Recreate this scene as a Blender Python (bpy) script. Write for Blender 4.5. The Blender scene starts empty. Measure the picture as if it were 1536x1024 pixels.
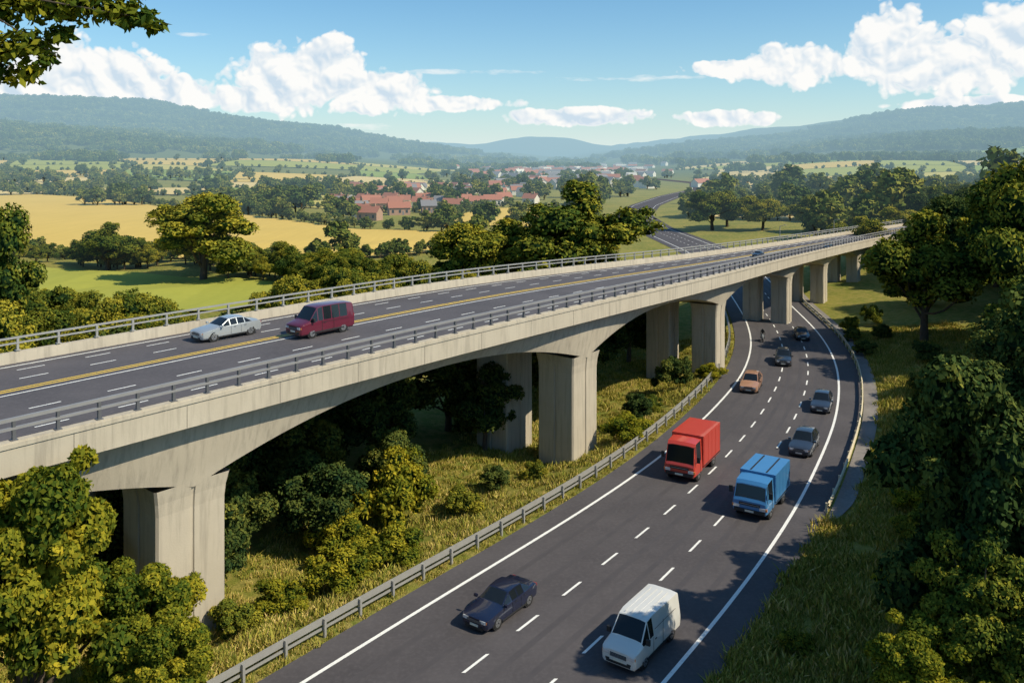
import bpy, bmesh, math, random
import numpy as np
from mathutils import Vector, Matrix
random.seed(7); RNG=np.random.default_rng(11)
scene=bpy.context.scene
def link(o,parent=None):
    scene.collection.objects.link(o)
    if parent: o.parent=parent
    return o
def sstep(a,b,x):
    t=np.clip((np.asarray(x,float)-a)/(b-a),0,1); return t*t*(3-2*t)

# ---------------------------------------------------------------- materials
class NT:
    def __init__(s,tree): s.t=tree; s.n=tree.nodes; s.l=tree.links
    def set(s,sock,v):
        if hasattr(v,'is_output') or isinstance(v,bpy.types.NodeSocket): s.l.new(v,sock)
        else: sock.default_value=v
    def m(s,op,a,b=0.0,c=None,clamp=False):
        n=s.n.new('ShaderNodeMath'); n.operation=op; n.use_clamp=clamp
        s.set(n.inputs[0],a); s.set(n.inputs[1],b)
        if c is not None: s.set(n.inputs[2],c)
        return n.outputs[0]
    def mix(s,f,a,b,blend='MIX'):
        n=s.n.new('ShaderNodeMix'); n.data_type='RGBA'; n.blend_type=blend; n.clamp_factor=True
        s.set(n.inputs[0],f); s.set(n.inputs[6],a if not isinstance(a,tuple) else (*a,1)[:4]); s.set(n.inputs[7],b if not isinstance(b,tuple) else (*b,1)[:4])
        return n.outputs[2]
    def noise(s,vec,scale,detail=4,rough=.55,dim='3D'):
        n=s.n.new('ShaderNodeTexNoise'); n.noise_dimensions=dim
        if vec is not None: s.l.new(vec,n.inputs['Vector'])
        n.inputs['Scale'].default_value=scale; n.inputs['Detail'].default_value=detail; n.inputs['Roughness'].default_value=rough
        return n.outputs[0]
    def ramp(s,f,stops):
        n=s.n.new('ShaderNodeValToRGB'); s.l.new(f,n.inputs[0]); e=n.color_ramp.elements
        while len(e)<len(stops): e.new(.5)
        for i,(p,c) in enumerate(stops):
            e[i].position=p; e[i].color=(*c,1) if len(c)==3 else c
        return n.outputs[0]
    def vm(s,op,a,b,c=None):
        n=s.n.new('ShaderNodeVectorMath'); n.operation=op
        s.set(n.inputs[0],a); s.set(n.inputs[1],b)
        if c is not None: s.set(n.inputs[2],c)
        return n.outputs['Value'] if op in('DOT_PRODUCT','LENGTH') else n.outputs[0]
    def pos(s):
        return s.n.new('ShaderNodeNewGeometry').outputs['Position']
    def scaled(s,vec,sc): return s.vm('MULTIPLY',vec,sc)
def newmat(name):
    m=bpy.data.materials.new(name); m.use_nodes=True; m.node_tree.nodes.clear(); return m,NT(m.node_tree)
def finish(nt,shader,haze=False):
    out=nt.n.new('ShaderNodeOutputMaterial')
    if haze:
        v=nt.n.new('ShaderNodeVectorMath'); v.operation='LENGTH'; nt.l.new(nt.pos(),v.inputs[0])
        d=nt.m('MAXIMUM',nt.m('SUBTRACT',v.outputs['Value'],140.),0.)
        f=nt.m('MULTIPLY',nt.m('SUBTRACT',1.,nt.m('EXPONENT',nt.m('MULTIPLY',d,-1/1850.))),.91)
        e=nt.n.new('ShaderNodeEmission'); e.inputs[0].default_value=(.38,.58,.69,1); e.inputs[1].default_value=1.  # aerial haze painted on the surface: bluish emission growing with distance from origin
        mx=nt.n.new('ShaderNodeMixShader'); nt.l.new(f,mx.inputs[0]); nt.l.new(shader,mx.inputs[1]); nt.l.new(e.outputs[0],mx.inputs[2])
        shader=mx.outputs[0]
    nt.l.new(shader,out.inputs[0])
def bsdf(nt,col,rough=.8,metal=0.,coat=0.,spec=.5,bump=None,bs=.3,bd=.02):
    b=nt.n.new('ShaderNodeBsdfPrincipled')
    nt.set(b.inputs['Base Color'],(*col,1) if isinstance(col,tuple) else col)
    nt.set(b.inputs['Roughness'],rough); b.inputs['Metallic'].default_value=metal
    b.inputs['Coat Weight'].default_value=coat; b.inputs['Specular IOR Level'].default_value=spec
    if bump is not None:
        bn=nt.n.new('ShaderNodeBump'); bn.inputs['Strength'].default_value=bs; bn.inputs['Distance'].default_value=bd
        nt.l.new(bump,bn.inputs['Height']); nt.l.new(bn.outputs[0],b.inputs['Normal'])
    return b.outputs[0]
def simple(name,col,rough=.6,metal=0.,coat=0.,var=.12,scale=3.,haze=False):
    m,nt=newmat(name); p=nt.pos()
    n=nt.noise(p,scale,3)
    c=nt.mix(n,tuple(x*(1-var*1.5) for x in col),tuple(min(1,x*(1+var)) for x in col))
    finish(nt,bsdf(nt,c,rough,metal,coat),haze); return m

def foliage(name,stops,transl=.3,haze=True,orand=.4):
    m,nt=newmat(name)
    a=nt.n.new('ShaderNodeAttribute'); a.attribute_name='tint'
    oi=nt.n.new('ShaderNodeObjectInfo')
    f=nt.m('MULTIPLY_ADD',nt.m('SUBTRACT',oi.outputs['Random'],.5),orand,a.outputs['Fac'])
    c=nt.ramp(f,stops)
    d=nt.n.new('ShaderNodeBsdfDiffuse'); nt.l.new(c,d.inputs[0]); sh=d.outputs[0]
    if transl>0:
        t=nt.n.new('ShaderNodeBsdfTranslucent'); c2=nt.mix(1.,c,(1.3,1.35,.6),'MULTIPLY'); nt.l.new(c2,t.inputs[0])
        mx=nt.n.new('ShaderNodeMixShader'); mx.inputs[0].default_value=transl
        nt.l.new(d.outputs[0],mx.inputs[1]); nt.l.new(t.outputs[0],mx.inputs[2]); sh=mx.outputs[0]
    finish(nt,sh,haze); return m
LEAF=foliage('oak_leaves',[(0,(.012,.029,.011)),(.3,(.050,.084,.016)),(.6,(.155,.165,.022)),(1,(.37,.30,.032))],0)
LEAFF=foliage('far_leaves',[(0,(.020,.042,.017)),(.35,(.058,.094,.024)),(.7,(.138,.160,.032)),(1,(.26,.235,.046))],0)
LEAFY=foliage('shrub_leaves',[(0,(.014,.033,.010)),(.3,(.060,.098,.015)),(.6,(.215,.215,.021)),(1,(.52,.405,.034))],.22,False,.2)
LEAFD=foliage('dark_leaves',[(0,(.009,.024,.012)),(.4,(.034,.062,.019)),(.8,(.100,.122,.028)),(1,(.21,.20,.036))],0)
GRASSB=foliage('grass_blades',[(0,(.10,.14,.022)),(.4,(.23,.24,.04)),(.7,(.43,.35,.07)),(1,(.64,.47,.18))],0,False)

m,nt=newmat('bark'); p=nt.pos(); n=nt.noise(nt.scaled(p,(6,6,1.2)),1.5,3)
finish(nt,bsdf(nt,nt.mix(n,(.035,.025,.018),(.13,.10,.07)),.9)); BARK=m

def asphalt(name,c0,c1):
    m,nt=newmat(name); p=nt.pos()
    n1=nt.noise(p,.22,5,.65); n2=nt.noise(p,5,3,.7); n3=nt.noise(p,50,2,.6)
    c=nt.mix(nt.ramp(n1,[(.3,(0,0,0)),(.7,(1,1,1))]),c0,c1)
    c=nt.mix(nt.m('MULTIPLY',nt.m('SUBTRACT',n2,.45,clamp=True),1.6),c,tuple(x*1.35 for x in c1))
    c=nt.mix(nt.m('MULTIPLY',n3,.35),c,(.042,.038,.043))
    finish(nt,bsdf(nt,c,.85,bump=n3,bs=.3,bd=.01)); return m
ASPH=asphalt('asphalt',(.056,.050,.055),(.095,.085,.090))
ASPHD=asphalt('deck_asphalt',(.070,.063,.070),(.112,.101,.108))
PATH=asphalt('old_asphalt',(.16,.142,.13),(.29,.26,.235))
def paint(name,col):
    m,nt=newmat(name); p=nt.pos(); n=nt.noise(p,5,4,.75)
    c=nt.mix(nt.m('MULTIPLY',nt.m('SUBTRACT',n,.54,clamp=True),3.),col,tuple(x*.45 for x in col))
    finish(nt,bsdf(nt,c,.6)); return m
WHITE=paint('road_paint_white',(.82,.81,.78)); YEL=paint('road_paint_yellow',(.76,.50,.06))
m,nt=newmat('concrete'); p=nt.pos()
n1=nt.noise(p,.5,5,.6); n2=nt.noise(nt.scaled(p,(3,3,.22)),1.2,4,.65); n3=nt.noise(p,14,3,.6)
c=nt.mix(n1,(.41,.352,.268),(.60,.53,.42))
c=nt.mix(nt.m('MULTIPLY',nt.m('SUBTRACT',n2,.48,clamp=True),2.6),c,(.26,.225,.18))
c=nt.mix(nt.m('MULTIPLY',n3,.3),c,(.36,.32,.26))
finish(nt,bsdf(nt,c,.85,bump=n3,bs=.25,bd=.02)); CONC=m
STEEL=simple('galvanised_steel',(.36,.35,.33),.55,.25)
DSTEEL=simple('dark_steel_rail',(.13,.13,.14),.5,.2)
RAILT=simple('light_steel_rail',(.30,.29,.29),.5,.2)  # lighter than the posts, so the rails stand out from the asphalt
CREAM=simple('cream_barrier',(.60,.52,.36),.6)

# ---------------------------------------------------------------- road curves
L=np.array([(-8.06,32.4),(-4.9,36.6),(-2.14,40.3),(3.0,46.8),(7.58,53.3),(10.4,57.5),(13.6,63.2),(17.5,70.5),(20.9,77.6),(23.8,85.3),(26.2,93.1),(28.7,104.5),(30.6,116.4),(31.9,124.9),(35,150),(37,179),(35.6,215),(34.5,240),(37,290),(50,350),(75,430),(110,520),(135,640),(120,800)])
R=np.array([(5.9,32.6),(9.95,38.4),(13.1,43.4),(16.4,48.8),(20.3,56.3),(23.9,63.2),(27.3,71.1),(30.2,78.8),(32.6,86.8),(34.8,96.6),(36.4,106.7),(37.7,116.4),(39.5,124.9),(43.4,150),(45.8,179),(44.4,215),(43.3,240),(45.8,290),(59,350),(84,430),(119,520),(144,640),(129,800)])
YS=np.arange(-200,800,1.0)
def curve(P,slope):
    x=np.interp(YS,P[:,1],P[:,0]); k=YS<P[0,1]; x[k]=P[0,0]+(YS[k]-P[0,1])*slope
    g=np.exp(-.5*(np.arange(-12,13)/4.)**2); g/=g.sum()
    xp=np.concatenate([x[0]+(np.arange(-12,0))*slope,x,np.full(12,x[-1])])
    return np.convolve(xp,g,'valid')
cL=curve(L,.735); cR=curve(R,.72)
XL=lambda y:np.interp(y,YS,cL); XR=lambda y:np.interp(y,YS,cR)

# ---------------------------------------------------------------- bridge curve
BP=np.array([(-66,-29,9.5),(-34,10.5,9.7),(-17.9,29.9,9.85),(-5.8,44.2,10.1),(5.45,57.2,10.2),(18.6,75.5,9.6),(30.8,96.5,8.5),(41.2,112,7.9),(50.5,125.5,7.4),(65,145,6.8),(84,168,6.2),(110,197,5.8)])
sl=np.concatenate([[0],np.cumsum(np.hypot(np.diff(BP[:,0]),np.diff(BP[:,1])))])
SS=np.arange(0,sl[-1],.5)
def sm(v,s=14):
    g=np.exp(-.5*(np.arange(-3*s,3*s+1)/s)**2); g/=g.sum()
    e=np.concatenate([v[0]+(np.arange(-3*s,0))*(v[1]-v[0]),v,v[-1]+np.arange(1,3*s+1)*(v[-1]-v[-2])]); return np.convolve(e,g,'valid')
BX,BY,BZ=[sm(np.interp(SS,sl,BP[:,i])) for i in range(3)]
TX=np.gradient(BX);TY=np.gradient(BY);q=np.hypot(TX,TY);TX/=q;TY/=q
BW=sm(np.interp(BY,[0,60,77,97,113,126,150,200],[15.4,15.2,13.2,10.6,9.4,8.8,8.4,8.4]))
def nearest_s(x,y): return int(np.argmin((BX-x)**2+(BY-y)**2))
PIERS=[nearest_s(-48,-6.5),nearest_s(-31,14.5),nearest_s(-12.7,36.0),nearest_s(6.5,58.3),nearest_s(21.4,79.1),nearest_s(34.4,101.9),nearest_s(43.9,116),nearest_s(54.8,131.5),nearest_s(67,148)]
def bpt(i,o,z):
    return (BX[i]-TY[i]*o, BY[i]+TX[i]*o, BZ[i]+z)

# ---------------------------------------------------------------- terrain
def hfun(x,y):
    x=np.asarray(x,float);y=np.asarray(y,float)
    d=x-XR(y)-3.9
    slope=np.interp(y,[-20,8,27,60,95,200],[.75,.75,.25,.20,.12,.04]); cap=np.interp(y,[5,30,60,200,400],[14,9,6.5,4.5,0])
    r=np.clip(d,0,None)*slope; r=cap*(1-np.exp(-r/np.maximum(cap,.1)))
    dl=XL(y)-3.2-x
    ditch=-1.1*sstep(0,5,dl)*sstep(60,20,dl)*sstep(20,45,y)*sstep(130,90,y)
    near=sstep(0,8,dl)*(.5*np.sin(x*.21+1)*np.sin(y*.17))*sstep(300,100,np.abs(y))
    h=r+ditch+near-.06
    g=17*sstep(400,1050,y)*sstep(-10,-320,x)+15*sstep(450,1000,y)*sstep(140,420,x)
    r1=sstep(900,1400,y)*np.interp(x,[-3000,-900,-750,-600,-480,-350,-250,-150],[95,68,60,44,33,16,8,0])
    r2=sstep(1550,2600,y)*np.interp(x,[-9000,-3000,-1560,-1200,-900,-600,-400,-200,0,150],[260,230,192,182,138,99,67,37,10,0])
    r3=sstep(1600,2700,y)*np.interp(x,[120,260,400,570,880,1080,1280,1560,3000,9000],[0,10,34,50,84,118,160,176,190,220])
    r4=sstep(1000,1450,y)*np.interp(x,[250,420,560,840,1200,3000],[0,8,24,56,66,80])
    far=sstep(4800,7000,y)*(120+42*np.sin(x*.0021+1.2)+22*np.sin(x*.0063))*sstep(-2500,-1200,x)*sstep(3500,1500,x)
    mid=sstep(3000,4000,y)*(62+34*np.sin(x*.0042+.2))*(1-.8*np.exp(-((x-250)/330.)**2))*sstep(-2500,-1500,x)*sstep(3200,2200,x)
    big=np.maximum(np.maximum(np.maximum(r1,r2),np.maximum(r3,r4)),np.maximum(far,mid))
    und=(np.sin(x*.011+y*.004)*np.sin(y*.0083+1)*.07)*big
    return h+np.maximum(g,big)+und
H1=lambda x,y: float(hfun(x,y))

def mesh_obj(name,V,F,mats,mi=None,smooth=False,parent=None,tint=None,linkit=True):
    me=bpy.data.meshes.new(name)
    if isinstance(V,np.ndarray) and isinstance(F,np.ndarray):
        me.vertices.add(len(V)); me.vertices.foreach_set('co',V.astype(np.float32).ravel())
        k=F.shape[1]; me.loops.add(F.size); me.loops.foreach_set('vertex_index',F.astype(np.int32).ravel())
        me.polygons.add(len(F)); me.polygons.foreach_set('loop_start',np.arange(0,F.size,k,dtype=np.int32))
        me.update(calc_edges=True)
    else:
        me.from_pydata([tuple(v) for v in V],[],[tuple(f) for f in F])
    for m_ in mats: me.materials.append(m_)
    if mi is not None: me.polygons.foreach_set('material_index',np.asarray(mi,np.int32))
    if smooth: me.polygons.foreach_set('use_smooth',np.ones(len(me.polygons),bool))
    if tint is not None:
        a=me.attributes.new('tint','FLOAT','POINT'); a.data.foreach_set('value',np.asarray(tint,np.float32))
    me.update()
    o=bpy.data.objects.new(name,me)
    if linkit: link(o,parent)
    return o

N1,N2=340,380
t=np.linspace(-1,1,N1); gx=20+60*np.sinh(t*math.asinh(9000/60.))
t=np.linspace(-.62,1,N2); gy=50+60*np.sinh(t*math.asinh(11000/60.))
GX,GY=np.meshgrid(gx,gy); GZ=hfun(GX,GY)
V=np.stack([GX.ravel(),GY.ravel(),GZ.ravel()],1)
idx=np.arange(N1*N2).reshape(N2,N1)
F=np.stack([idx[:-1,:-1].ravel(),idx[:-1,1:].ravel(),idx[1:,1:].ravel(),idx[1:,:-1].ravel()],1)
m,nt=newmat('grass_ground'); p=nt.pos()
n1=nt.noise(p,.09,4,.6);n2=nt.noise(p,1.3,4,.7);n3=nt.noise(p,11,3,.7)
c=nt.mix(nt.ramp(n1,[(.35,(0,0,0)),(.65,(1,1,1))]),(.14,.18,.028),(.30,.265,.052))
c=nt.mix(nt.ramp(n2,[(.42,(0,0,0)),(.70,(1,1,1))]),c,(.42,.32,.10))
c=nt.mix(nt.m('MULTIPLY',nt.ramp(n3,[(.4,(0,0,0)),(.7,(1,1,1))]),.6),c,(.08,.10,.02))
sep=nt.n.new('ShaderNodeSeparateXYZ'); nt.l.new(p,sep.inputs[0])
fy=nt.m('DIVIDE',nt.m('SUBTRACT',sep.outputs[1],500.),500.,clamp=True)
c=nt.mix(nt.m('MULTIPLY',fy,.8),c,(.080,.11,.032))
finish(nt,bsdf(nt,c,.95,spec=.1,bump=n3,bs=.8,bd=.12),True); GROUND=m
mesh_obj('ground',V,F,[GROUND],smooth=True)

def ribbon_y(name,y0,y1,fa,fb,z,mat,step=1.0,follow=False,parent=None):
    ys=np.arange(y0,y1+.001,step); V=[];F=[]
    for i,y in enumerate(ys):
        a=fa(y);b=fb(y); V+= [(a,y,z),(b,y,z)]
        if i: F.append((2*i-2,2*i-1,2*i+1,2*i))
    return mesh_obj(name,V,F,[mat],parent=parent)
WD=lambda y:XR(y)-XL(y)
road=ribbon_y('motorway_road',-150,795,lambda y:XL(y)-1.75,lambda y:XR(y)+1.9,0.0,ASPH)
pv=ribbon_y('pavement_path',46,150,lambda y:XR(y)+2.1,lambda y:XR(y)+3.25*float(sstep(44,50,y))+2.1*(1-float(sstep(44,50,y))),.03,PATH)
V=[];F=[]
def strip(V,F,fx,y0,y1,w,z,step=.8):
    ys=np.linspace(y0,y1,max(2,int((y1-y0)/step)+1)); b=len(V)
    for i,y in enumerate(ys):
        dx=(fx(y+.1)-fx(y-.1))/.2; sc=math.sqrt(1+dx*dx)
        V.extend([(fx(y)-w*sc/2,y,z),(fx(y)+w*sc/2,y,z)])
        if i: F.append((b+2*i-2,b+2*i-1,b+2*i+1,b+2*i))
strip(V,F,XL,-140,600,.17,.006); strip(V,F,XR,-140,600,.17,.006)
for fr,ph in ((.41,0.),(.69,1.1)):
    y=-60+ph
    fx=lambda yy,fr=fr:XL(yy)+fr*WD(yy)
    while y<330:
        dx=(fx(y+1)-fx(y)); c_=1/math.sqrt(1+dx*dx)
        strip(V,F,fx,y,y+1.55*c_,.12,.007); y+=3.6*c_
mesh_obj('road_markings',V,F,[WHITE])
V=[];F=[]
for fr in (.13,.28,.50,.61,.78,.90):
    strip(V,F,lambda yy,fr=fr:XL(yy)+fr*WD(yy),-60,160,.30,.003,1.5)
m,nt=newmat('tyre_worn_asphalt'); p=nt.pos(); n=nt.noise(p,.8,4,.7)
finish(nt,bsdf(nt,nt.mix(n,(.048,.043,.048),(.088,.079,.084)),.75)); mesh_obj('worn_wheel_tracks',V,F,[m])

def sweep(V,F,pts,prof):
    b=len(V);n=len(prof);k=len(pts)
    for i,(x,y,z) in enumerate(pts):
        a=pts[max(0,i-1)];c=pts[min(k-1,i+1)]; tx,ty=c[0]-a[0],c[1]-a[1];q=math.hypot(tx,ty);tx/=q;ty/=q
        for (o,zz) in prof: V.append((x-ty*o,y+tx*o,z+zz))
        if i:
            for j in range(n):
                j2=(j+1)%n
                F.append((b+(i-1)*n+j,b+(i-1)*n+j2,b+i*n+j2,b+i*n+j))
def boxv(V,F,c,s,yaw=0.):
    b=len(V);cs,sn=math.cos(yaw),math.sin(yaw)
    for dz in (-.5,.5):
        for dx,dy in ((-.5,-.5),(.5,-.5),(.5,.5),(-.5,.5)):
            x=dx*s[0];y=dy*s[1]; V.append((c[0]+x*cs-y*sn,c[1]+x*sn+y*cs,c[2]+dz*s[2]))
    for f in ((0,3,2,1),(4,5,6,7),(0,1,5,4),(1,2,6,5),(2,3,7,6),(3,0,4,7)): F.append(tuple(b+i for i in f))
def wbeam(h): return [(0,-h),(.06,-h*.75),(.06,-h*.4),(0,-h*.12),(0,h*.12),(.06,h*.4),(.06,h*.75),(0,h),(-.03,h),(-.03,-h)]
def guardrail(name,fx,y0,y1,mat,side,hh=.62,sp=1.9,rails=((0,.13),)):
    V=[];F=[]; ys=np.arange(y0,y1,.7)
    for r_,hw in rails: sweep(V,F,[(fx(y),y,hh+r_) for y in ys],[(o*side*-1,z) for o,z in wbeam(hw)])
    y=y0
    while y<y1:
        dx=fx(y+.5)-fx(y-.5); yaw=math.atan2(1,dx)
        o=side*.10; x=fx(y)
        g=min(0,H1(x,y)); boxv(V,F,(x-o*.8,y+o*.6,(hh+.10+g)/2),(.11,.11,hh+.10-g),yaw); y+=sp/math.sqrt(1+dx*dx)
    mesh_obj(name,V,F,[mat])
guardrail('guard_rail',lambda y:XL(y)-2.35,-40,150,STEEL,-1,.62,2.0,((0,.15),(-.33,.045)))
guardrail('guard_rail',lambda y:XR(y)+2.0,48,150,CREAM,1,.42,2.4)

# ---------------------------------------------------------------- bridge
bridge=bpy.data.objects.new('motorway_bridge',None); link(bridge)
def bsweep(V,F,oz,i0=0,i1=None,step=2):
    i1=i1 or len(SS)-1; b=len(V); prev=None
    for i in range(i0,i1,step):
        pr=oz(i); st=len(V)
        for o,z in pr: V.append(bpt(i,o,z))
        n=len(pr)
        if prev is not None:
            for j in range(n):
                j2=(j+1)%n; F.append((prev+j,prev+j2,st+j2,st+j))
        prev=st
def depth(i):
    for a,b in zip(PIERS[:-1],PIERS[1:]):
        if a<=i<=b:
            t=abs(2*(i-a)/(b-a)-1)
            dp=np.interp(BY[i],[0,57,77,100,130],[4.3,4.1,3.4,3.0,2.7]); dm=np.interp(BY[i],[0,45,70,100,130],[2.15,2.0,1.75,1.65,1.6])
            return dm+(dp-dm)*t**2.1
    return 2.2
V=[];F=[]
bsweep(V,F,lambda i:[(0,0),(.32,0),(.36,-.55),(.75,-1.22),(.66,-1.30),(0,-1.15)])
bsweep(V,F,lambda i:[(BW[i]-.32,0),(BW[i],0),(BW[i],-1.15),(BW[i]-.66,-1.30),(BW[i]-.75,-1.22),(BW[i]-.36,-.55)])
bsweep(V,F,lambda i:[(-.05,.0),(-.05,-.16),(-.002,-.16),(-.002,.06),(.34,.06),(.34,.003)])
bsweep(V,F,lambda i:[(.77,-.70),(.77,-1.34),(1.25,-depth(i)),(BW[i]-1.25,-depth(i)),(BW[i]-.77,-1.34),(BW[i]-.77,-.70)],step=1)
o=mesh_obj('concrete_girder',V,F,[CONC],parent=bridge)
V=[];F=[]
for i in range(0,len(SS)-1,2):
    V+= [bpt(i,.36,-.55),bpt(i,BW[i]-.36,-.55)]
    if i: k=len(V); F.append((k-4,k-2,k-1,k-3))
mesh_obj('carriageway',V,F,[ASPHD],parent=bridge)
AR=np.arange(len(SS))
def dstrip(V,F,of,w,z,i0=0.,i1=None):
    i1=i1 if i1 is not None else len(SS)-2.0
    ks=np.append(np.arange(i0,i1,2.),i1); pv_=None
    for k in ks:
        a=np.interp(k,AR,BX);b_=np.interp(k,AR,BY);c_=np.interp(k,AR,BZ)
        tx=np.interp(k,AR,TX);ty=np.interp(k,AR,TY);wd=np.interp(k,AR,BW)
        s=len(V)
        for o in (of(wd)-w/2,of(wd)+w/2): V.append((a-ty*o,b_+tx*o,c_+z))
        if pv_ is not None: F.append((pv_,s,s+1,pv_+1))
        pv_=s
V=[];F=[]
dstrip(V,F,lambda w:w-1.0,.13,-.545); dstrip(V,F,lambda w:.95,.13,-.545)
dstrip(V,F,lambda w:w*.575,.12,-.545)
for fr in (.205,.39,.75,.87):
    k=3.+fr*9
    while k<len(SS)-6:
        dstrip(V,F,lambda w:w*fr,.10,-.545,k,k+2.6); k+=6.6
mesh_obj('white_markings',V,F,[WHITE],parent=bridge)
V=[];F=[]
dstrip(V,F,lambda w:w*.615,.15,-.545); dstrip(V,F,lambda w:w*.615+.32,.15,-.545)
mesh_obj('yellow_median_lines',V,F,[YEL],parent=bridge)
def brail(name,of,mats,heights,hp,sp):
    V=[];F=[]
    for hz,hw in heights:
        bsweep(V,F,lambda i:[(of(i)-.07,hz-hw),(of(i)+.07,hz-hw),(of(i)+.07,hz+hw),(of(i)-.07,hz+hw)])
    nr=len(F)
    for i in range(0,len(SS)-1,sp):
        p=bpt(i,of(i),.06+hp/2-.05); yaw=math.atan2(TY[i],TX[i]); boxv(V,F,p,(.11,.12,hp),yaw)
        boxv(V,F,bpt(i,of(i),.075),(.24,.24,.03),yaw)
    mesh_obj(name,V,F,mats,[0]*nr+[1]*(len(F)-nr),parent=bridge)
brail('steel_railing',lambda i:.17,[RAILT,DSTEEL],[(.80,.06),(.48,.045)],.80,3)
brail('steel_railing_far',lambda i:BW[i]-.17,[STEEL,STEEL],[(.72,.045),(.44,.035)],.70,4)
m,nt=newmat('joint_dark'); finish(nt,bsdf(nt,(.16,.14,.12),.9)); JOINT=m
V=[];F=[]
for i in range(4,len(SS)-2,9):
    p=bpt(i,-.001,-.66); boxv(V,F,p,(.025,.008,.96),math.atan2(TY[i],TX[i]))
mesh_obj('fascia_joints',V,F,[JOINT],parent=bridge)
V=[];F=[]
def column(cx,cy,zt,zb,yaw,a,b):
    g=.07; gw=.10
    def ring(sa,sb):
        a_,b_=a*sa/2,b*sb/2; c=.10
        return [(-a_+c,-b_),(-gw,-b_),(-gw+.04,-b_+g),(gw-.04,-b_+g),(gw,-b_),(a_-c,-b_),(a_,-b_+c),(a_,-gw),(a_-g,-gw+.04),(a_-g,gw-.04),(a_,gw),(a_,b_-c),(a_-c,b_),(-a_+c,b_),(-a_,b_-c),(-a_,gw),(-a_+g,gw-.04),(-a_+g,-gw+.04),(-a_,-gw),(-a_,-b_+c)]
    b0=len(V); lev=[(zb,1.0),(zt-.9,1.0),(zt-.35,1.03),(zt+.25,1.10)]
    cs,sn=math.cos(yaw),math.sin(yaw)
    for z,s in lev:
        for x,y in ring(s,s): V.append((cx+x*cs-y*sn,cy+x*sn+y*cs,z))
    n=20
    for k in range(len(lev)-1):
        for j in range(n):
            j2=(j+1)%n; F.append((b0+k*n+j,b0+k*n+j2,b0+(k+1)*n+j2,b0+(k+1)*n+j))
for pi in PIERS:
    yaw=math.atan2(TY[pi],TX[pi]); sz=float(np.interp(BY[pi],[36,57,77,100,130],[3.2,3.15,2.6,2.1,1.8]))
    sep=float(np.interp(BY[pi],[36,57,77,100,130],[6.2,5.8,4.7,3.5,3.0]))
    for off in (1.30+sz/2,1.30+sz/2+sep):
        x,y,z=bpt(pi,off,-depth(pi)); column(x,y,z,H1(x,y)-1.2,yaw,sz,sz*.95)
mesh_obj('concrete_piers',V,F,[CONC],parent=bridge)

# ---------------------------------------------------------------- fields
def fieldmat(name,a,b):
    m,nt=newmat(name); p=nt.pos()
    n=nt.noise(p,.02,4,.6); n2=nt.noise(nt.scaled(p,(.6,.05,1)),1.,3,.6); n3=nt.noise(p,1.2,3,.7)
    c=nt.mix(n,a,b); c=nt.mix(nt.m('MULTIPLY',n2,.6),c,tuple(x*.7 for x in a)); c=nt.mix(nt.m('MULTIPLY',n3,.4),c,tuple(x*1.15 for x in b))
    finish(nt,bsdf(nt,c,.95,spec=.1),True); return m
FM=[fieldmat('ripe_wheat',(.53,.37,.085),(.72,.50,.14)),fieldmat('pasture',(.26,.30,.05),(.42,.39,.075)),fieldmat('stubble',(.60,.44,.16),(.70,.54,.25)),fieldmat('green_crop',(.19,.27,.045),(.31,.35,.065)),fieldmat('dry_pasture',(.45,.38,.09),(.56,.46,.12))]
def drape(name,poly,mat,off=.12,cell=8.):
    bm=bmesh.new(); vs=[bm.verts.new((x,y,0)) for x,y in poly]; f=bm.faces.new(vs)
    xs=[p[0] for p in poly];ys=[p[1] for p in poly]
    for ax,lo,hi in ((0,min(xs),max(xs)),(1,min(ys),max(ys))):
        k=lo+cell
        while k<hi:
            no=(1,0,0) if ax==0 else (0,1,0); co=(k,0,0) if ax==0 else (0,k,0)
            bmesh.ops.bisect_plane(bm,geom=bm.verts[:]+bm.edges[:]+bm.faces[:],plane_co=co,plane_no=no); k+=cell
    for v in bm.verts: v.co.z=H1(v.co.x,v.co.y)+off
    bmesh.ops.recalc_face_normals(bm,faces=bm.faces)
    for f in bm.faces:
        if f.normal.z<0: f.normal_flip()
    me=bpy.data.meshes.new(name); bm.to_mesh(me); bm.free(); me.materials.append(mat)
    link(bpy.data.objects.new(name,me))
drape('wheat_field',[(-420,520),(-279,468),(-196,408),(-137,336),(-79,278),(-45,236),(-14,222),(-8,180),(-45,164),(-77,168),(-115,176),(-150,190),(-300,300)],FM[0],.3,14)
drape('meadow',[(-110,158),(-85,152),(-64,146),(-47,139),(-24,126),(-30,116),(-41,108),(-54,100),(-75,100),(-110,125)],FM[1],.3,8)
drape('meadow',[(-36,300),(-60,318),(-100,350),(-150,430),(-90,440),(-50,400),(-20,340)],FM[4],.25,14)
drape('wheat_field',[(-20,244),(14,244),(24,275),(22,330),(-10,330),(-18,290)],FM[0],.3,14)
drape('wheat_field',[(58,280),(100,240),(150,240),(190,300),(90,330)],FM[2],.3,14)
FE=[]
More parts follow.
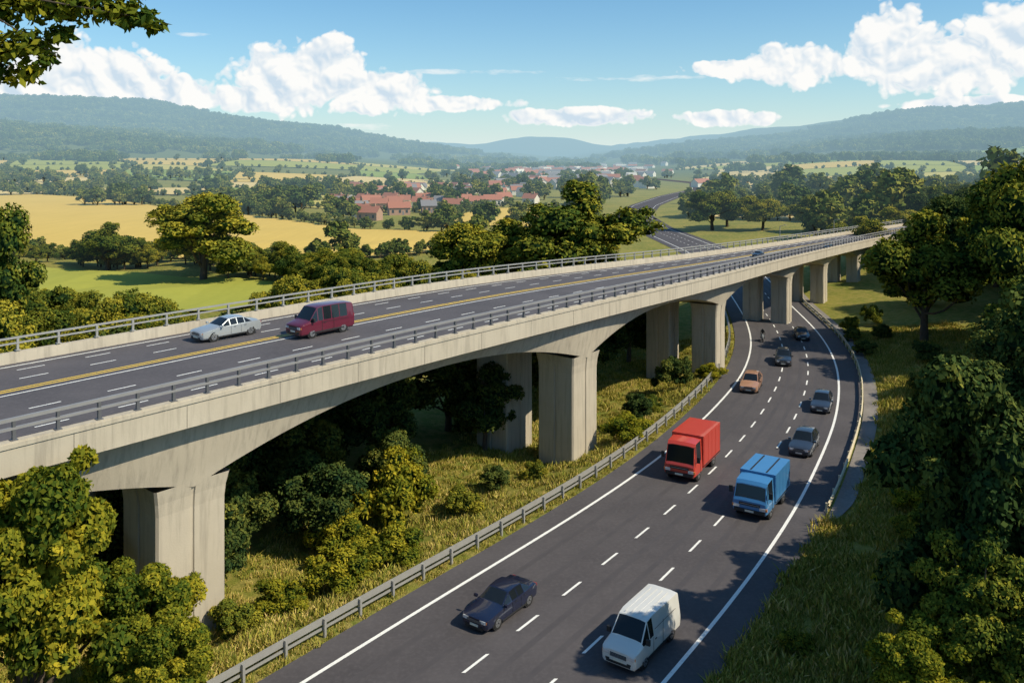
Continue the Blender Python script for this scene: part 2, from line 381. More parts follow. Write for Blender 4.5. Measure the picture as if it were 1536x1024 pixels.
def patchwork(name,x0f,x1f,y0,y1,ny,nx,seed,weights,skip=.12):
    rg=random.Random(seed)
    ysr=np.geomspace(y0,y1,ny+1)
    P={}
    for j in range(ny+1):
        for i in range(nx+1):
            y=ysr[j]; x=x0f(y)+(x1f(y)-x0f(y))*i/nx; w=(x1f(y)-x0f(y))/nx
            P[i,j]=(x+rg.uniform(-.28,.28)*w, y+rg.uniform(-.25,.25)*(ysr[min(j+1,ny)]-ysr[max(j-1,0)])/2)
    V=[];F=[];MI=[]
    for j in range(ny):
        for i in range(nx):
            q=[P[i,j],P[i+1,j],P[i+1,j+1],P[i,j+1]]
            for k in (0,3): FE.append((q[k],q[(k+1)%4]))
            if rg.random()<skip: continue
            cx=sum(a for a,_ in q)/4;cy=sum(b for _,b in q)/4
            q=[(cx+(a-cx)*.96,cy+(b-cy)*.96) for a,b in q]; mi=rg.choices(range(5),weights)[0]; M=7;b0=len(V)
            for v in range(M+1):
                for u in range(M+1):
                    s,t_=u/M,v/M
                    x=(q[0][0]*(1-s)+q[1][0]*s)*(1-t_)+(q[3][0]*(1-s)+q[2][0]*s)*t_
                    y=(q[0][1]*(1-s)+q[1][1]*s)*(1-t_)+(q[3][1]*(1-s)+q[2][1]*s)*t_
                    V.append((x,y,H1(x,y)+.7))
            for v in range(M):
                for u in range(M):
                    a=b0+v*(M+1)+u; F.append((a,a+1,a+M+2,a+M+1)); MI.append(mi)
    mesh_obj(name,V,F,FM,MI)
patchwork('farm_fields',lambda y:-.80*y-40,lambda y:-.06*y-20,440,1120,6,6,3,(5,3,3,2,4),.03)
patchwork('farm_fields',lambda y:.16*y+60,lambda y:.75*y,400,1300,8,5,5,(4,3,5,2,4),.06)

# ---------------------------------------------------------------- trees
def unit(n,rg):
    v=rg.normal(size=(n,3)); return v/np.linalg.norm(v,axis=1)[:,None]
_ico={}
def ico(k):
    if k not in _ico:
        bm=bmesh.new(); bmesh.ops.create_icosphere(bm,subdivisions=k,radius=1)
        _ico[k]=(np.array([v.co[:] for v in bm.verts]),np.array([[v.index for v in f.verts] for f in bm.faces])); bm.free()
    return _ico[k]
def leaves(C,Rr,N,size,rg,lo=.72,hi=1.12,squash=.85,aspect=.55):
    w=Rr**2; k=rg.choice(len(C),N,p=w/w.sum()); D=unit(N,rg); D[:,2]=np.where(D[:,2]<-.55,-D[:,2],D[:,2])
    rad=Rr[k]*(lo+(hi-lo)*rg.random(N)**.8)
    P=C[k]+D*rad[:,None]*np.array([1,1,squash])
    Nn=D*.8+unit(N,rg)*.75+np.array([0,0,.25]); Nn/=np.linalg.norm(Nn,axis=1)[:,None]
    T=np.cross(Nn,unit(N,rg)); T/=np.linalg.norm(T,axis=1)[:,None]+1e-9; B=np.cross(Nn,T)
    l=(size*(.65+.7*rg.random(N)))[:,None]; w_=l*aspect
    V=np.stack([P-T*l*.5,P+B*w_*.5-Nn*l*.06,P+T*l*.5,P-B*w_*.5-Nn*l*.06],1).reshape(-1,3)
    F=np.arange(4*N).reshape(N,4)
    pt=rg.random(len(C))
    tint=np.clip(.20+.40*pt[k]+.38*rg.random(N),0,1)
    return V,F,np.repeat(tint,4)
def limb(V,F,p0,p1,r0,r1,segs=5,bend=.1,rg=None,n=7):
    p0=np.array(p0,float);p1=np.array(p1,float);off=(rg.normal(size=3) if rg is not None else np.zeros(3))*bend*np.linalg.norm(p1-p0)
    b=len(V)
    for i in range(segs+1):
        t=i/segs; c=p0*(1-t)+p1*t+off*math.sin(math.pi*t); r=r0*(1-t)+r1*t
        d=(p1-p0)/np.linalg.norm(p1-p0); a=np.cross(d,[.3,.9,.1]);a/=np.linalg.norm(a);bb=np.cross(d,a)
        for j in range(n):
            an=2*math.pi*j/n; V.append(c+(a*math.cos(an)+bb*math.sin(an))*r)
        if i:
            for j in range(n):
                j2=(j+1)%n;F.append((b+(i-1)*n+j,b+(i-1)*n+j2,b+i*n+j2,b+i*n+j))
def tree_mesh(name,H,R,base,npf,nl,size,seed,mat,pr=.33,core=True,corek=2,trunk=True):
    rg=np.random.default_rng(seed)
    Rz=(H-base)/2; cz=base+Rz
    C=[];Q=[]
    tries=0
    ph=rg.random(3)*6.28
    while len(C)<npf and tries<4000:
        tries+=1
        d=unit(1,rg)[0]
        if d[2]<-.75: continue
        an=math.atan2(d[1],d[0]); lump=1+.20*math.sin(2*an+ph[0])+.14*math.sin(3*an+ph[1])*(1-d[2]**2)+.12*math.sin(5*d[2]*2+ph[2])
        rr=rg.uniform(.25,.84)*lump; r=R*pr*rg.uniform(.42,1.15)
        c=np.array([d[0]*R*rr,d[1]*R*rr,cz+d[2]*Rz*rr*(1.05)])
        if all(np.linalg.norm(c-c2)>.58*(r+r2) for c2,r2 in zip(C,Q)): C.append(c);Q.append(r)
    C=np.array(C);Q=np.array(Q)
    Vl,Fl,T=leaves(C,Q,nl,size,rg)
    ns=max(10,int(npf*1.5)); k=rg.choice(len(C),ns); D=unit(ns,rg); D[:,2]=np.abs(D[:,2])*.8
    Cs=C[k]+D*(Q[k]*1.08)[:,None]; Vs,Fs,Ts=leaves(Cs,Q[k]*.36,nl//4,size,rg,.1,1.1)
    VV=[Vl,Vs];FF=[Fl,Fs+len(Vl)];TT=[T,Ts+.08];n=len(Vl)+len(Vs)
    mi=[0]*(len(Fl)+len(Fs))
    tv=[];tf=[]
    if core:  # dark lumps added inside each leaf puff to block light through the crown
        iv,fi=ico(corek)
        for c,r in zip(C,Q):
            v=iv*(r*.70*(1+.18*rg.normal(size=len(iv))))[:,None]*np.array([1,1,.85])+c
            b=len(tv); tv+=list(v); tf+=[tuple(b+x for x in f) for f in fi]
    ncore=len(tv); ncf=len(tf)
    if trunk:
        tr=max(.12,H*.028)
        limb(tv,tf,(0,0,-.6),(rg.normal()*.2,rg.normal()*.2,cz),tr*1.25,tr*.45,7,.03,rg,9)
        for c in C[:min(12,len(C))]:
            z0=rg.uniform(base*.75,cz*.9); limb(tv,tf,(0,0,z0),c,tr*.45,tr*.12,4,.10,rg,6)
    me=bpy.data.meshes.new(name)
    allV=np.concatenate(VV+([np.array(tv)] if tv else []))
    zt=np.percentile(Vl[:,2],99.5); wx=np.percentile(np.abs(Vl[:,:2]),98.5)
    allV=allV*np.array([R/wx,R/wx,H/zt])
    F1=np.concatenate(FF)
    counts=[4]*len(F1)+[len(f) for f in tf]
    loops=np.concatenate([F1.ravel()]+([np.array([i+n for f in tf for i in f])] if tf else []))
    me.vertices.add(len(allV)); me.vertices.foreach_set('co',allV.astype(np.float32).ravel())
    me.loops.add(len(loops)); me.loops.foreach_set('vertex_index',loops.astype(np.int32))
    st=np.concatenate([[0],np.cumsum(counts)[:-1]]).astype(np.int32)
    me.polygons.add(len(counts)); me.polygons.foreach_set('loop_start',st)
    me.materials.append(mat); me.materials.append(BARK)
    me.polygons.foreach_set('material_index',np.array(mi+[0]*ncf+[1]*(len(tf)-ncf),np.int32))
    me.update(calc_edges=True)
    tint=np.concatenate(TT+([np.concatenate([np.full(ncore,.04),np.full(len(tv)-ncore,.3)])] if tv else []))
    a=me.attributes.new('tint','FLOAT','POINT'); a.data.foreach_set('value',tint.astype(np.float32))
    me.update(); return me
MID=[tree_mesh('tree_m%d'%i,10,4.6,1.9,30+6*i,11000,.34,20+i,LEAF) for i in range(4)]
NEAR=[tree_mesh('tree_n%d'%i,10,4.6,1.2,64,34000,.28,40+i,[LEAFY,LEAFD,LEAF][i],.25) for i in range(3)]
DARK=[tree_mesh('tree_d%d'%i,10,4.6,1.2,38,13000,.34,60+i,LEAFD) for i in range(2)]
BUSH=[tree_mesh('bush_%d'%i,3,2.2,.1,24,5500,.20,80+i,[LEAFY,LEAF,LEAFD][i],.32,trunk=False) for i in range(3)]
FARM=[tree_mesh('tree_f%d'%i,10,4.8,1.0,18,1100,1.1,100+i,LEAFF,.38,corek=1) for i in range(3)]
def place(name,me,x,y,H,W=None,base=10.,bw=9.2,rot=None,dz=0.):
    o=bpy.data.objects.new(name,me); link(o); s=H/base; w=(W/bw) if W else s
    o.location=(x,y,H1(x,y)-.1+dz); o.scale=(w,w,s); o.rotation_euler=(0,0,rot if rot is not None else random.uniform(0,6.28)); return o
def instancer(name,me,pts,childname='tree'):
    V=[];F=[]
    for x,y,z,s in pts:
        a=random.uniform(0,6.28);b=len(V)
        for k in range(4):
            an=a+k*math.pi/2; V.append((x+math.cos(an)*s*.7071,y+math.sin(an)*s*.7071,z))
        F.append((b,b+1,b+2,b+3))
    if not V: return
    o=mesh_obj(name,V,F,[]); o.instance_type='FACES'; o.use_instance_faces_scale=True; o.show_instancer_for_render=False; o.show_instancer_for_viewport=False
    c=bpy.data.objects.new(childname,me); link(c,o)
for i,(x,y,H,W) in enumerate([(-50,138,14.0,16.5),(-72,152,8.5,10),(-47.5,76,15.5,10),(-40,64,9,8),(-4.5,116,11.5,13),(8.5,116,16.5,17.5),(-13,112,7.5,8),(2,100,8,8),
      (54,230,10.5,13),(60,238,10,12),(66,225,9,13),(78,215,9,13),(90,205,10,13),(70,170,7,10),(82,180,8,10),(102,200,10,13),(115,195,9,12),
      (43,89,13.4,12),(47.5,76,17,12),(52,84,18,13),(59,98,15,13),(67,118,11,11),(75,135,11,12),(53,108,8,8),(39.5,60,9,8),(43,66,10,9),(63,150,8,9)]):
    place('oak_tree',MID[i%4],x,y,H,W)
for x,y,H,W,k in [(-16.6,29.2,9.8,6.4,0),(-20.5,24.8,11.0,8,0),(-13.7,31.2,5.4,4.6,0),(-12.1,29.4,4.4,3.8,0),(17.8,30.0,11.0,7.0,1),(15.0,27.0,6.2,5.0,2),(21,36,9,7,1),(12.7,26.2,4.0,3.6,0),(22.5,31,12,8,1),(17.6,33.5,5.0,4.4,2)]:
    place('foreground_tree',NEAR[k],x,y,H,W,dz=-.2)
for x,y,H,W in [(26.6,46.5,6.2,5.6),(30.0,51.5,7.4,6.4),(24.8,42,5.4,5.4),(34.5,58,7.6,6.4),(33.5,50,9.5,8),(-18,50,7,7),(-13.5,53,6.8,6.6),(-23,46,8,8),(-9.5,57,6.6,6.4),(-18,58,8.8,8.6),(-26,56,9.5,9),(-12,63,8.8,8.6),(-5,66,8.2,8),(-30,48,9,8),(-18,41,6.4,5.8),(-22,66,9,9),(1,72,8.2,8),(-7.2,51,5.2,4.6),(7,81,8.4,8.6),(12,88,8,8),(-15,44.5,5.8,5.4),(-2,62,6.4,6),(5,75,6.6,6),(-20,38,6,5),(-11,47,5.0,5)]:
    place('dark_tree',DARK[random.randint(0,1)],x,y,H,W)
for x,y,H,W,k in [(-8.6,41.2,2.2,3.2,0),(-6.4,43.2,2.2,3.4,0),(-10.6,39.4,1.7,2.4,0),(-12,36.9,1.6,2.4,1),(8.2,60.6,2.1,3.4,0),(5,63,2.4,3,1),(9.8,66,2.2,2.6,2),(14,75,3,3.2,2),(-3,50,1.7,2.6,1),(-9.5,46.2,2.6,3.6,0),(-6.8,48.6,4.6,4.4,0),(37,93,1.4,2.2,2),(39,98,1.8,2.6,1),(34,70,2.0,2.8,2),(39,80,2.0,3,2),(11.5,34,1.0,1.6,1),(35.5,86,1.6,2.4,2),(42,100,2.4,3,1),(27,55,1.7,2.4,2),(-14.8,43,3,3.4,2),(40,92,1.8,2.4,2),(1.5,56,1.3,2,1),(-1,54,1.6,2.2,2),(20,43,1.2,2,1),(22,47,1.4,2.2,0),(17,38,1.0,1.7,0),(30,62,1.5,2.2,1),(33,66,1.7,2.4,0),(11,68.5,1.4,2.4,1),(18,77,1.6,2.4,0)]:
    o=place('shrub',BUSH[k],x,y,H,W,3.,4.4)
def belt(n,p0,p1,spread,hr,rg=random):
    out=[]
    for _ in range(n):
        t=rg.random(); x=p0[0]*(1-t)+p1[0]*t+rg.uniform(-spread,spread); y=p0[1]*(1-t)+p1[1]*t+rg.uniform(-spread,spread)
        out.append((x,y,H1(x,y)-.2,rg.uniform(*hr)/10.))
    return out
pts=belt(40,(-62,92),(-22,76),5,(4,7.5))+belt(14,(-62,80),(-50,66),5,(7,11))+belt(44,(-112,164),(-46,152),3,(3.5,5.5))+belt(60,(-46,144),(-4,110),5,(3.5,6.4))+belt(16,(-4,125),(10,132),5,(6,10))+belt(26,(-25,100),(12,97),5,(5,7.5))+belt(16,(-80,105),(-105,125),5,(5,9))
for k in range(4): instancer('tree_belt',MID[k],pts[k::4])
pts=belt(40,(62,100),(97,160),9,(8,13))+belt(22,(55,72),(82,90),8,(9,15))+belt(18,(38,42),(58,60),6,(7,12))+belt(16,(27,26),(37,36),4,(8,12))+belt(30,(90,150),(120,230),12,(8,12))
pts=[p for p in pts if p[0]>XR(p[1])+13]
for k in range(2): instancer('woodland',DARK[k],pts[k::3])
instancer('woodland',MID[1],pts[2::3])
pts=[]
def hedge(poly,sp,hr,tp=.14):
    for a,b in zip(poly[:-1],poly[1:]):
        d=math.hypot(b[0]-a[0],b[1]-a[1]); n=max(1,int(d/sp))
        for i in range(n):
            t=(i+random.random())/n; x=a[0]*(1-t)+b[0]*t+random.uniform(-1.5,1.5);y=a[1]*(1-t)+b[1]*t+random.uniform(-1.5,1.5)
            s=random.uniform(*hr)
            if random.random()<tp: s*=2
            pts.append((x,y,H1(x,y)-.2,s/10))
hedge([(-420,524),(-279,472),(-196,412),(-137,340),(-79,281),(-45,239),(-14,226),(-8,182)],2.6,(2.6,4.0),.08)
hedge([(-8,180),(-45,162),(-77,166),(-115,174),(-150,186)],2.0,(2.5,4.2),.06)
hedge([(-36,300),(-60,318),(-100,350),(-150,430),(-90,440),(-50,400),(-20,340),(-36,300)],4,(2.2,4.0))
hedge([(-20,242),(14,242),(26,275),(22,334),(-10,334),(-20,290),(-20,246)],3.6,(2.2,4.0))
hedge([(56,278),(100,237),(150,237),(190,300),(90,334),(56,278)],3.5,(4,8))
hedge([(95,330),(200,310),(320,330)],4,(5,9)); hedge([(70,360),(160,350),(330,380)],4,(5,9)); hedge([(24,255),(28,330),(40,370)],4,(4,7))
hedge([(70,200),(120,195),(190,210)],3,(7,11)); hedge([(85,260),(160,220),(260,230)],4,(7,11))
for a,b in FE: hedge([a,b],max(6.5,a[1]*.011),(2.6,4.2),.08)
def clump(cx,cy,rx,ry,n,hr):
    for _ in range(n):
        a=random.random()*6.28;r=math.sqrt(random.random());x=cx+rx*r*math.cos(a);y=cy+ry*r*math.sin(a)
        pts.append((x,y,H1(x,y)-.2,random.uniform(*hr)/10))
for c in [(-100,338,22,8,18),(-66,392,26,10,10),(-84,302,10,4,7),(-165,352,18,6,12),(-230,470,40,10,22),(-120,470,50,10,20),(-10,395,30,8,10),(60,420,40,14,24),(20,520,70,14,30),(150,300,50,10,30),(230,360,80,14,36),(160,430,50,12,22),(-330,560,90,12,34),(0,660,100,14,34),(200,560,100,16,40),(-55,270,6,3,3),(300,520,90,20,36),(-420,640,120,14,40),(-250,620,60,10,18),(60,800,130,20,40)]:
    clump(*c,(5.5,10))
pts=[p for p in pts if not(-5<p[0]-XL(min(p[1],795))<16)]
for k in range(3): instancer('hedgerow_trees',FARM[k],pts[k::3])
def patch(seed):
    rg=np.random.default_rng(seed); iv,fi=ico(1)
    C=[];Q=[]
    for i in range(24):
        a=rg.random()*6.28;r=24*math.sqrt(rg.random()); R=rg.uniform(3.6,6.2); C.append((r*math.cos(a),r*math.sin(a),rg.uniform(3,8.5)));Q.append(R)
    C=np.array(C);Q=np.array(Q)
    V,F,T=leaves(C,Q,1300,2.5,rg,.8,1.1,1.)
    tv=[];tf=[]
    for c,r in zip(C,Q):
        v=iv*(r*.9*(1+.1*rg.normal(size=len(iv))))[:,None]+c; b=len(tv)+len(V); tv+=list(v); tf+=[tuple(b+x for x in f) for f in fi]
    me=bpy.data.meshes.new('forest_patch'); me.from_pydata([tuple(v) for v in V]+[tuple(v) for v in tv],[],[tuple(f) for f in F]+tf)
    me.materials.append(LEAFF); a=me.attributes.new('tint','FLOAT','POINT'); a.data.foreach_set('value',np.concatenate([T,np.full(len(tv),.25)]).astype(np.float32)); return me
P2=[patch(5),patch(6)]; fp=[]
y=900.
while y<2850:
    st=34 if y<1500 else 50
    x=-.85*y
    while x<.85*y:
        xx=x+random.uniform(-12,12);yy=y+random.uniform(-12,12);h=H1(xx,yy)
        noise=math.sin(xx*.013+2)+math.sin(yy*.011+xx*.004)
        if xx<150: dens=.97 if h>26 else (.30 if noise>.6 else .03)
        else: dens=.97 if h>30 else (.35 if noise>.7 else .05)
        if random.random()<dens: fp.append((xx,yy,h-1.5,random.uniform(.7,1.1)*(1 if y<1500 else 1.4)))
        x+=st
    y+=st
for k in range(2): instancer('forest',P2[k],fp[k::2],'forest_patch')

# --- overhanging branch tree beside the viewpoint
def near_branch():
    rg=np.random.default_rng(3)
    C=np.array([(-6.15,10,21.7),(-5.75,10.2,21.8),(-5.35,10.1,21.7),(-5.0,10,21.72),(-4.65,10.1,21.68),(-4.35,10,21.58),(-4.15,10,21.5),(-6.0,9.9,21.2),(-5.65,10,21.25),(-5.3,10,21.4),(-6.1,10,20.96),(-5.7,10,20.93),(-5.2,10.1,22.0),(-4.6,10.1,21.95),(-6.6,10,21.5),(-5.45,10,21.1),(-7.2,9,22),(-7.6,7,22.5)])
    Q=np.array([.38,.36,.34,.30,.28,.22,.13,.32,.30,.18,.26,.20,.3,.24,.4,.14,.6,.8])
    V1,F1,T1=leaves(C,Q,7400,.13,rg,.1,1.1,.75,.5)
    Cb=np.array([(-9+rg.normal()*2.3,2+rg.normal()*2.2,22.5+rg.random()*4) for _ in range(16)]);Qb=np.full(16,1.3)
    Cb[:,1]=np.minimum(Cb[:,1],5.0)
    V2,F2,T2=leaves(Cb,Qb,3500,.28,rg,.3,1.1)
    tv=[];tf=[];g=H1(-8.5,1.5)
    limb(tv,tf,(-8.6,1.5,g-.5),(-8.7,1.8,23),.45,.2,8,.02,rg,10)
    limb(tv,tf,(-8.6,1.7,19.5),(-7.0,9.4,22.1),.10,.04,6,.03,rg); limb(tv,tf,(-7.0,9.4,22.1),(-4.3,10,21.62),.022,.005,6,.02,rg)
    limb(tv,tf,(-6.6,9.6,21.9),(-5.8,10,21.0),.014,.005,5,.05,rg); limb(tv,tf,(-6.0,9.8,21.8),(-4.7,10.1,21.95),.014,.005,5,.05,rg)
    limb(tv,tf,(-6.3,9.8,21.8),(-5.3,10,21.15),.014,.005,5,.05,rg)
    for c in Cb[:9]: limb(tv,tf,(-8.7,1.8,21+rg.random()),c,.12,.04,4,.08,rg)
    VV=[tuple(v) for v in V1]+[tuple(v) for v in V2]; n1=len(V1);n2=len(VV)
    FF=[tuple(f) for f in F1]+[tuple(f+n1) for f in F2]; nf=len(FF)
    VV+=[tuple(v) for v in tv]; FF+=[tuple(i+n2 for i in f) for f in tf]
    mesh_obj('overhanging_tree',VV,FF,[LEAFY,BARK],[0]*nf+[1]*(len(FF)-nf),tint=np.concatenate([T1*.9,T2,np.full(len(tv),.3)]))
near_branch()

# --- grass tufts
def tuft(seed):
    rg=np.random.default_rng(seed);V=[];F=[];T=[]
    for i in range(26):
        a=rg.random()*6.28;r=.3*math.sqrt(rg.random());x,y=r*math.cos(a),r*math.sin(a);h=rg.uniform(.12,.30);an=rg.random()*6.28;w=.026
        lx,ly=rg.normal(size=2)*.12; b=len(V);tt=rg.uniform(.15,.95)
        V+=[(x-w*math.cos(an),y-w*math.sin(an),-.03),(x+w*math.cos(an),y+w*math.sin(an),-.03),(x+lx*.4+w*.7*math.cos(an),y+ly*.4+w*.7*math.sin(an),h*.6),(x+lx*.4-w*.7*math.cos(an),y+ly*.4-w*.7*math.sin(an),h*.6),(x+lx,y+ly,h)]
        F+=[(b,b+1,b+2,b+3),(b+3,b+2,b+4)];T+=[tt]*5
    me=bpy.data.meshes.new('tuft');me.from_pydata(V,[],F);me.materials.append(GRASSB);a=me.attributes.new('tint','FLOAT','POINT');a.data.foreach_set('value',np.array(T,np.float32));return me
TU=[tuft(1),tuft(2)];gp=[]
for _ in range(19000):
    y=27+70*random.random()**1.35
    right=random.random()>.5
    if not right: x=XL(y)-1.9-random.random()**1.3*16
    else: x=XR(y)+(2.0 if y<47 else 3.4)+random.random()**1.2*12
    if math.sin(x*.9+1.3*math.sin(y*.6))*math.sin(y*.8+x*.3)<-.25 and random.random()<.7: continue
    s=random.uniform(.5,1.25)
    if right: s*=1.2
    if random.random()<.1: s*=1.5
    if x<XL(y) and x>XL(y)-3: s*=.6
    gp.append((x,y,H1(x,y),s))
for k in range(2): instancer('grass_tufts',TU[k],gp[k::2],'tuft')

# ---------------------------------------------------------------- houses
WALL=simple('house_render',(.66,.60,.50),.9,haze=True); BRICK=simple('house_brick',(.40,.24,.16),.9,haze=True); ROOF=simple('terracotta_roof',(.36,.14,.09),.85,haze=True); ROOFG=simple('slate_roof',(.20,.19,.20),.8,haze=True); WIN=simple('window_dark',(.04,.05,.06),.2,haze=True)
def house(V,F,M,x,y,yaw,w,l,h,rh,wm,rm,detail=True):
    cs,sn=math.cos(yaw),math.sin(yaw);z0=H1(x,y)-.3
    def tr(p): return (x+p[0]*cs-p[1]*sn,y+p[0]*sn+p[1]*cs,z0+p[2])
    def add(vs,fs,m_):
        b=len(V);V.extend(tr(v) for v in vs);F.extend(tuple(b+i for i in f) for f in fs);M.extend([m_]*len(fs))
    a,b=l/2,w/2
    add([(-a,-b,0),(a,-b,0),(a,b,0),(-a,b,0),(-a,-b,h),(a,-b,h),(a,b,h),(-a,b,h),(-a,0,h+rh),(a,0,h+rh)],[(0,1,5,4),(2,3,7,6),(1,2,6,9,5),(3,0,4,8,7)],wm)
    e=.4
    add([(-a-e,-b-e,h-.2),(a+e,-b-e,h-.2),(a+e,0,h+rh+.12),(-a-e,0,h+rh+.12),(-a-e,b+e,h-.2),(a+e,b+e,h-.2)],[(0,1,2,3),(3,2,5,4)],rm)
    if detail:
        for sx in (-.33,0,.33):
            for zz in (((.9,1.7),(2.5,3.2)) if h>3 else ((1.1,2.1),)):
                for s in (-1,1):
                    yy=s*(b+.03); add([(sx*l-.4,yy,zz[0]),(sx*l+.4,yy,zz[0]),(sx*l+.4,yy,zz[1]),(sx*l-.4,yy,zz[1])],[(0,1,2,3)],4)
        add([(.12*l,-b-.035,.3),(.12*l+.5,-b-.035,.3),(.12*l+.5,-b-.035,1.7),(.12*l,-b-.035,1.7)],[(0,1,2,3)],3)
        add([(a*.5-.3,-.3,h+rh*.5),(a*.5+.3,-.3,h+rh*.5),(a*.5+.3,.3,h+rh*.5),(a*.5-.3,.3,h+rh*.5),(a*.5-.3,-.3,h+rh+.8),(a*.5+.3,-.3,h+rh+.8),(a*.5+.3,.3,h+rh+.8),(a*.5-.3,.3,h+rh+.8)],[(0,1,5,4),(1,2,6,5),(2,3,7,6),(3,0,4,7),(4,5,6,7)],1)
HM=[WALL,BRICK,ROOF,ROOFG,WIN]
for i,(x,y) in enumerate([(-54,300),(-50,322),(-44,346),(-33,322),(-39,294),(-27,338),(-50,282),(-38,364),(-60,318),(-22,318),(-30,306),(-46,336),(8,360),(-57,345),(-36,334),(-66,336),(-62,358),(-20,352),(-14,338),(-52,368),(-28,366),(-8,350),(-45,270),(-72,352),(-4,372)]):
    V=[];F=[];M=[]; house(V,F,M,x,y,random.uniform(-.6,.6),4.2,random.uniform(5.0,7.5),3.0,1.8,i%3==1,2 if i%5 else 3)
    mesh_obj('village_house',V,F,HM,M)
V=[];F=[];M=[]
for _ in range(300):
    y=random.uniform(520,1700);x=.045*y+random.gauss(0,.05)*y+15
    house(V,F,M,x,y,random.uniform(-1,1),random.uniform(5,8),random.uniform(8,18),random.uniform(3,5),2.4,0,random.choice((2,2,3,0,3)),False)
for _ in range(40):
    y=random.uniform(400,520);x=random.uniform(-.2,0.02)*y
    house(V,F,M,x,y,random.uniform(-1,1),4.5,random.uniform(6,9),3,2,0,random.choice((2,2,3)),False)
mesh_obj('distant_town',V,F,HM,M)

# ---------------------------------------------------------------- vehicles
def vmat(name,col,rough=.3,metal=0.,coat=.8,spec=.5):
    m,nt=newmat(name); n=nt.noise(nt.pos(),1.7,3); c=nt.mix(n,tuple(x*.88 for x in col),col); finish(nt,bsdf(nt,c,rough,metal,coat,spec)); return m
GLASS=vmat('tinted_glass',(.012,.016,.02),.08,0,0.); TYRE=vmat('tyre',(.015,.015,.015),.85,0,0); RIM=vmat('alloy_rim',(.42,.43,.45),.35,.8,0); TRIM=vmat('black_trim',(.02,.02,.022),.6,0,0)
LAMP=vmat('headlamp',(.75,.76,.78),.15,.3,.5); AMB=vmat('indicator',(.7,.22,.04),.3,0,.5); PLATE=vmat('number_plate',(.72,.70,.6),.5,0,0); TAIL=vmat('tail_lamp',(.35,.01,.01),.3)
class MB:
    def __init__(s): s.V=[];s.F=[];s.M=[]
    def box(s,c,sz,m,taper=1.):
        b=len(s.V)
        for dz in (-.5,.5):
            k=taper if dz>0 else 1
            for dx,dy in ((-.5,-.5),(.5,-.5),(.5,.5),(-.5,.5)): s.V.append((c[0]+dx*sz[0]*k,c[1]+dy*sz[1]*k,c[2]+dz*sz[2]))
        for f in ((0,3,2,1),(4,5,6,7),(0,1,5,4),(1,2,6,5),(2,3,7,6),(3,0,4,7)): s.F.append(tuple(b+i for i in f)); s.M.append(m)
    def cyl(s,c,r,w,m,n=20,r2=None):
        b=len(s.V);r2=r2 or r
        for k,(yy,rr) in enumerate(((-w/2,r2),(-w/2+.03,r),(w/2-.03,r),(w/2,r2))):
            for j in range(n): a=2*math.pi*j/n; s.V.append((c[0]+rr*math.cos(a),c[1]+yy,c[2]+rr*math.sin(a)))
        for k in range(3):
            for j in range(n): j2=(j+1)%n; s.F.append((b+k*n+j,b+(k+1)*n+j,b+(k+1)*n+j2,b+k*n+j2)); s.M.append(m)
        s.F.append(tuple(b+j for j in range(n)));s.M.append(m); s.F.append(tuple(b+3*n+j for j in reversed(range(n))));s.M.append(m)
    def wheel(s,x,y,r):
        sg=1 if y>0 else -1
        s.cyl((x,y-sg*.09,r+.02),r*1.2,.20,6); s.cyl((x,y-sg*.08,r),r,.22,2,22,r*.93)  # black disc around the tyre stands in for wheel-arch shadow
        s.cyl((x,y+sg*.015,r),r*.64,.04,3,16)
        for k in range(5):
            a=k*1.2566; s.box((x+math.cos(a)*r*.42,y+sg*.036,r+math.sin(a)*r*.42),(r*.16,.01,r*.16),6)
        s.cyl((x,y+sg*.03,r),r*.14,.05,6,8)
    def loft(s,st,ws,rw,side,paint=0):
        bm=bmesh.new(); rings=[]
        for x,zb,zt,zr,w,wr in st:
            zm=zb+(zt-zb)*.55
            h=[(w*.88,zb),(w*.98,zb+.10),(w,zm),(w*.965,zt),(wr,zr-.045),(wr*.55,zr)]
            pts=h+[(-a,b) for a,b in reversed(h)]
            rings.append([bm.verts.new((x,a,b)) for a,b in pts])
        top={};sd={}
        for k in range(len(rings)-1):
            for j in range(12):
                j2=(j+1)%12; f=bm.faces.new((rings[k][j],rings[k][j2],rings[k+1][j2],rings[k+1][j])); f.material_index=paint
                if j in (4,5,6): top.setdefault(k,[]).append(f)
                if j in (3,7): sd.setdefault(k,[]).append(f)
        for r_ in (rings[0],rings[-1]):
            c=[(0,1,10,11),(1,2,9,10),(2,3,8,9),(3,4,7,8),(4,5,6,7)]
            for q in c:
                f=bm.faces.new([r_[i] for i in q]); f.material_index=paint
        bmesh.ops.recalc_face_normals(bm,faces=bm.faces)
        for grp in ([top[k] for k in ws]+[top[k] for k in rw]):
            bmesh.ops.inset_region(bm,faces=grp,thickness=.05,depth=-.006,use_even_offset=True)
            for f in grp: f.material_index=1
        fs=[f for k in side for f in sd[k]]
        if fs:
            bmesh.ops.inset_individual(bm,faces=fs,thickness=.035,depth=-.006,use_even_offset=True)
            for f in fs: f.material_index=1
        bm.verts.index_update(); b=len(s.V); s.V+=[tuple(v.co) for v in bm.verts]
        for f in bm.faces: s.F.append(tuple(b+v.index for v in f.verts)); s.M.append(f.material_index)
        bm.free()
VM=lambda paint:[paint,GLASS,TYRE,RIM,LAMP,AMB,TRIM,PLATE,TAIL]
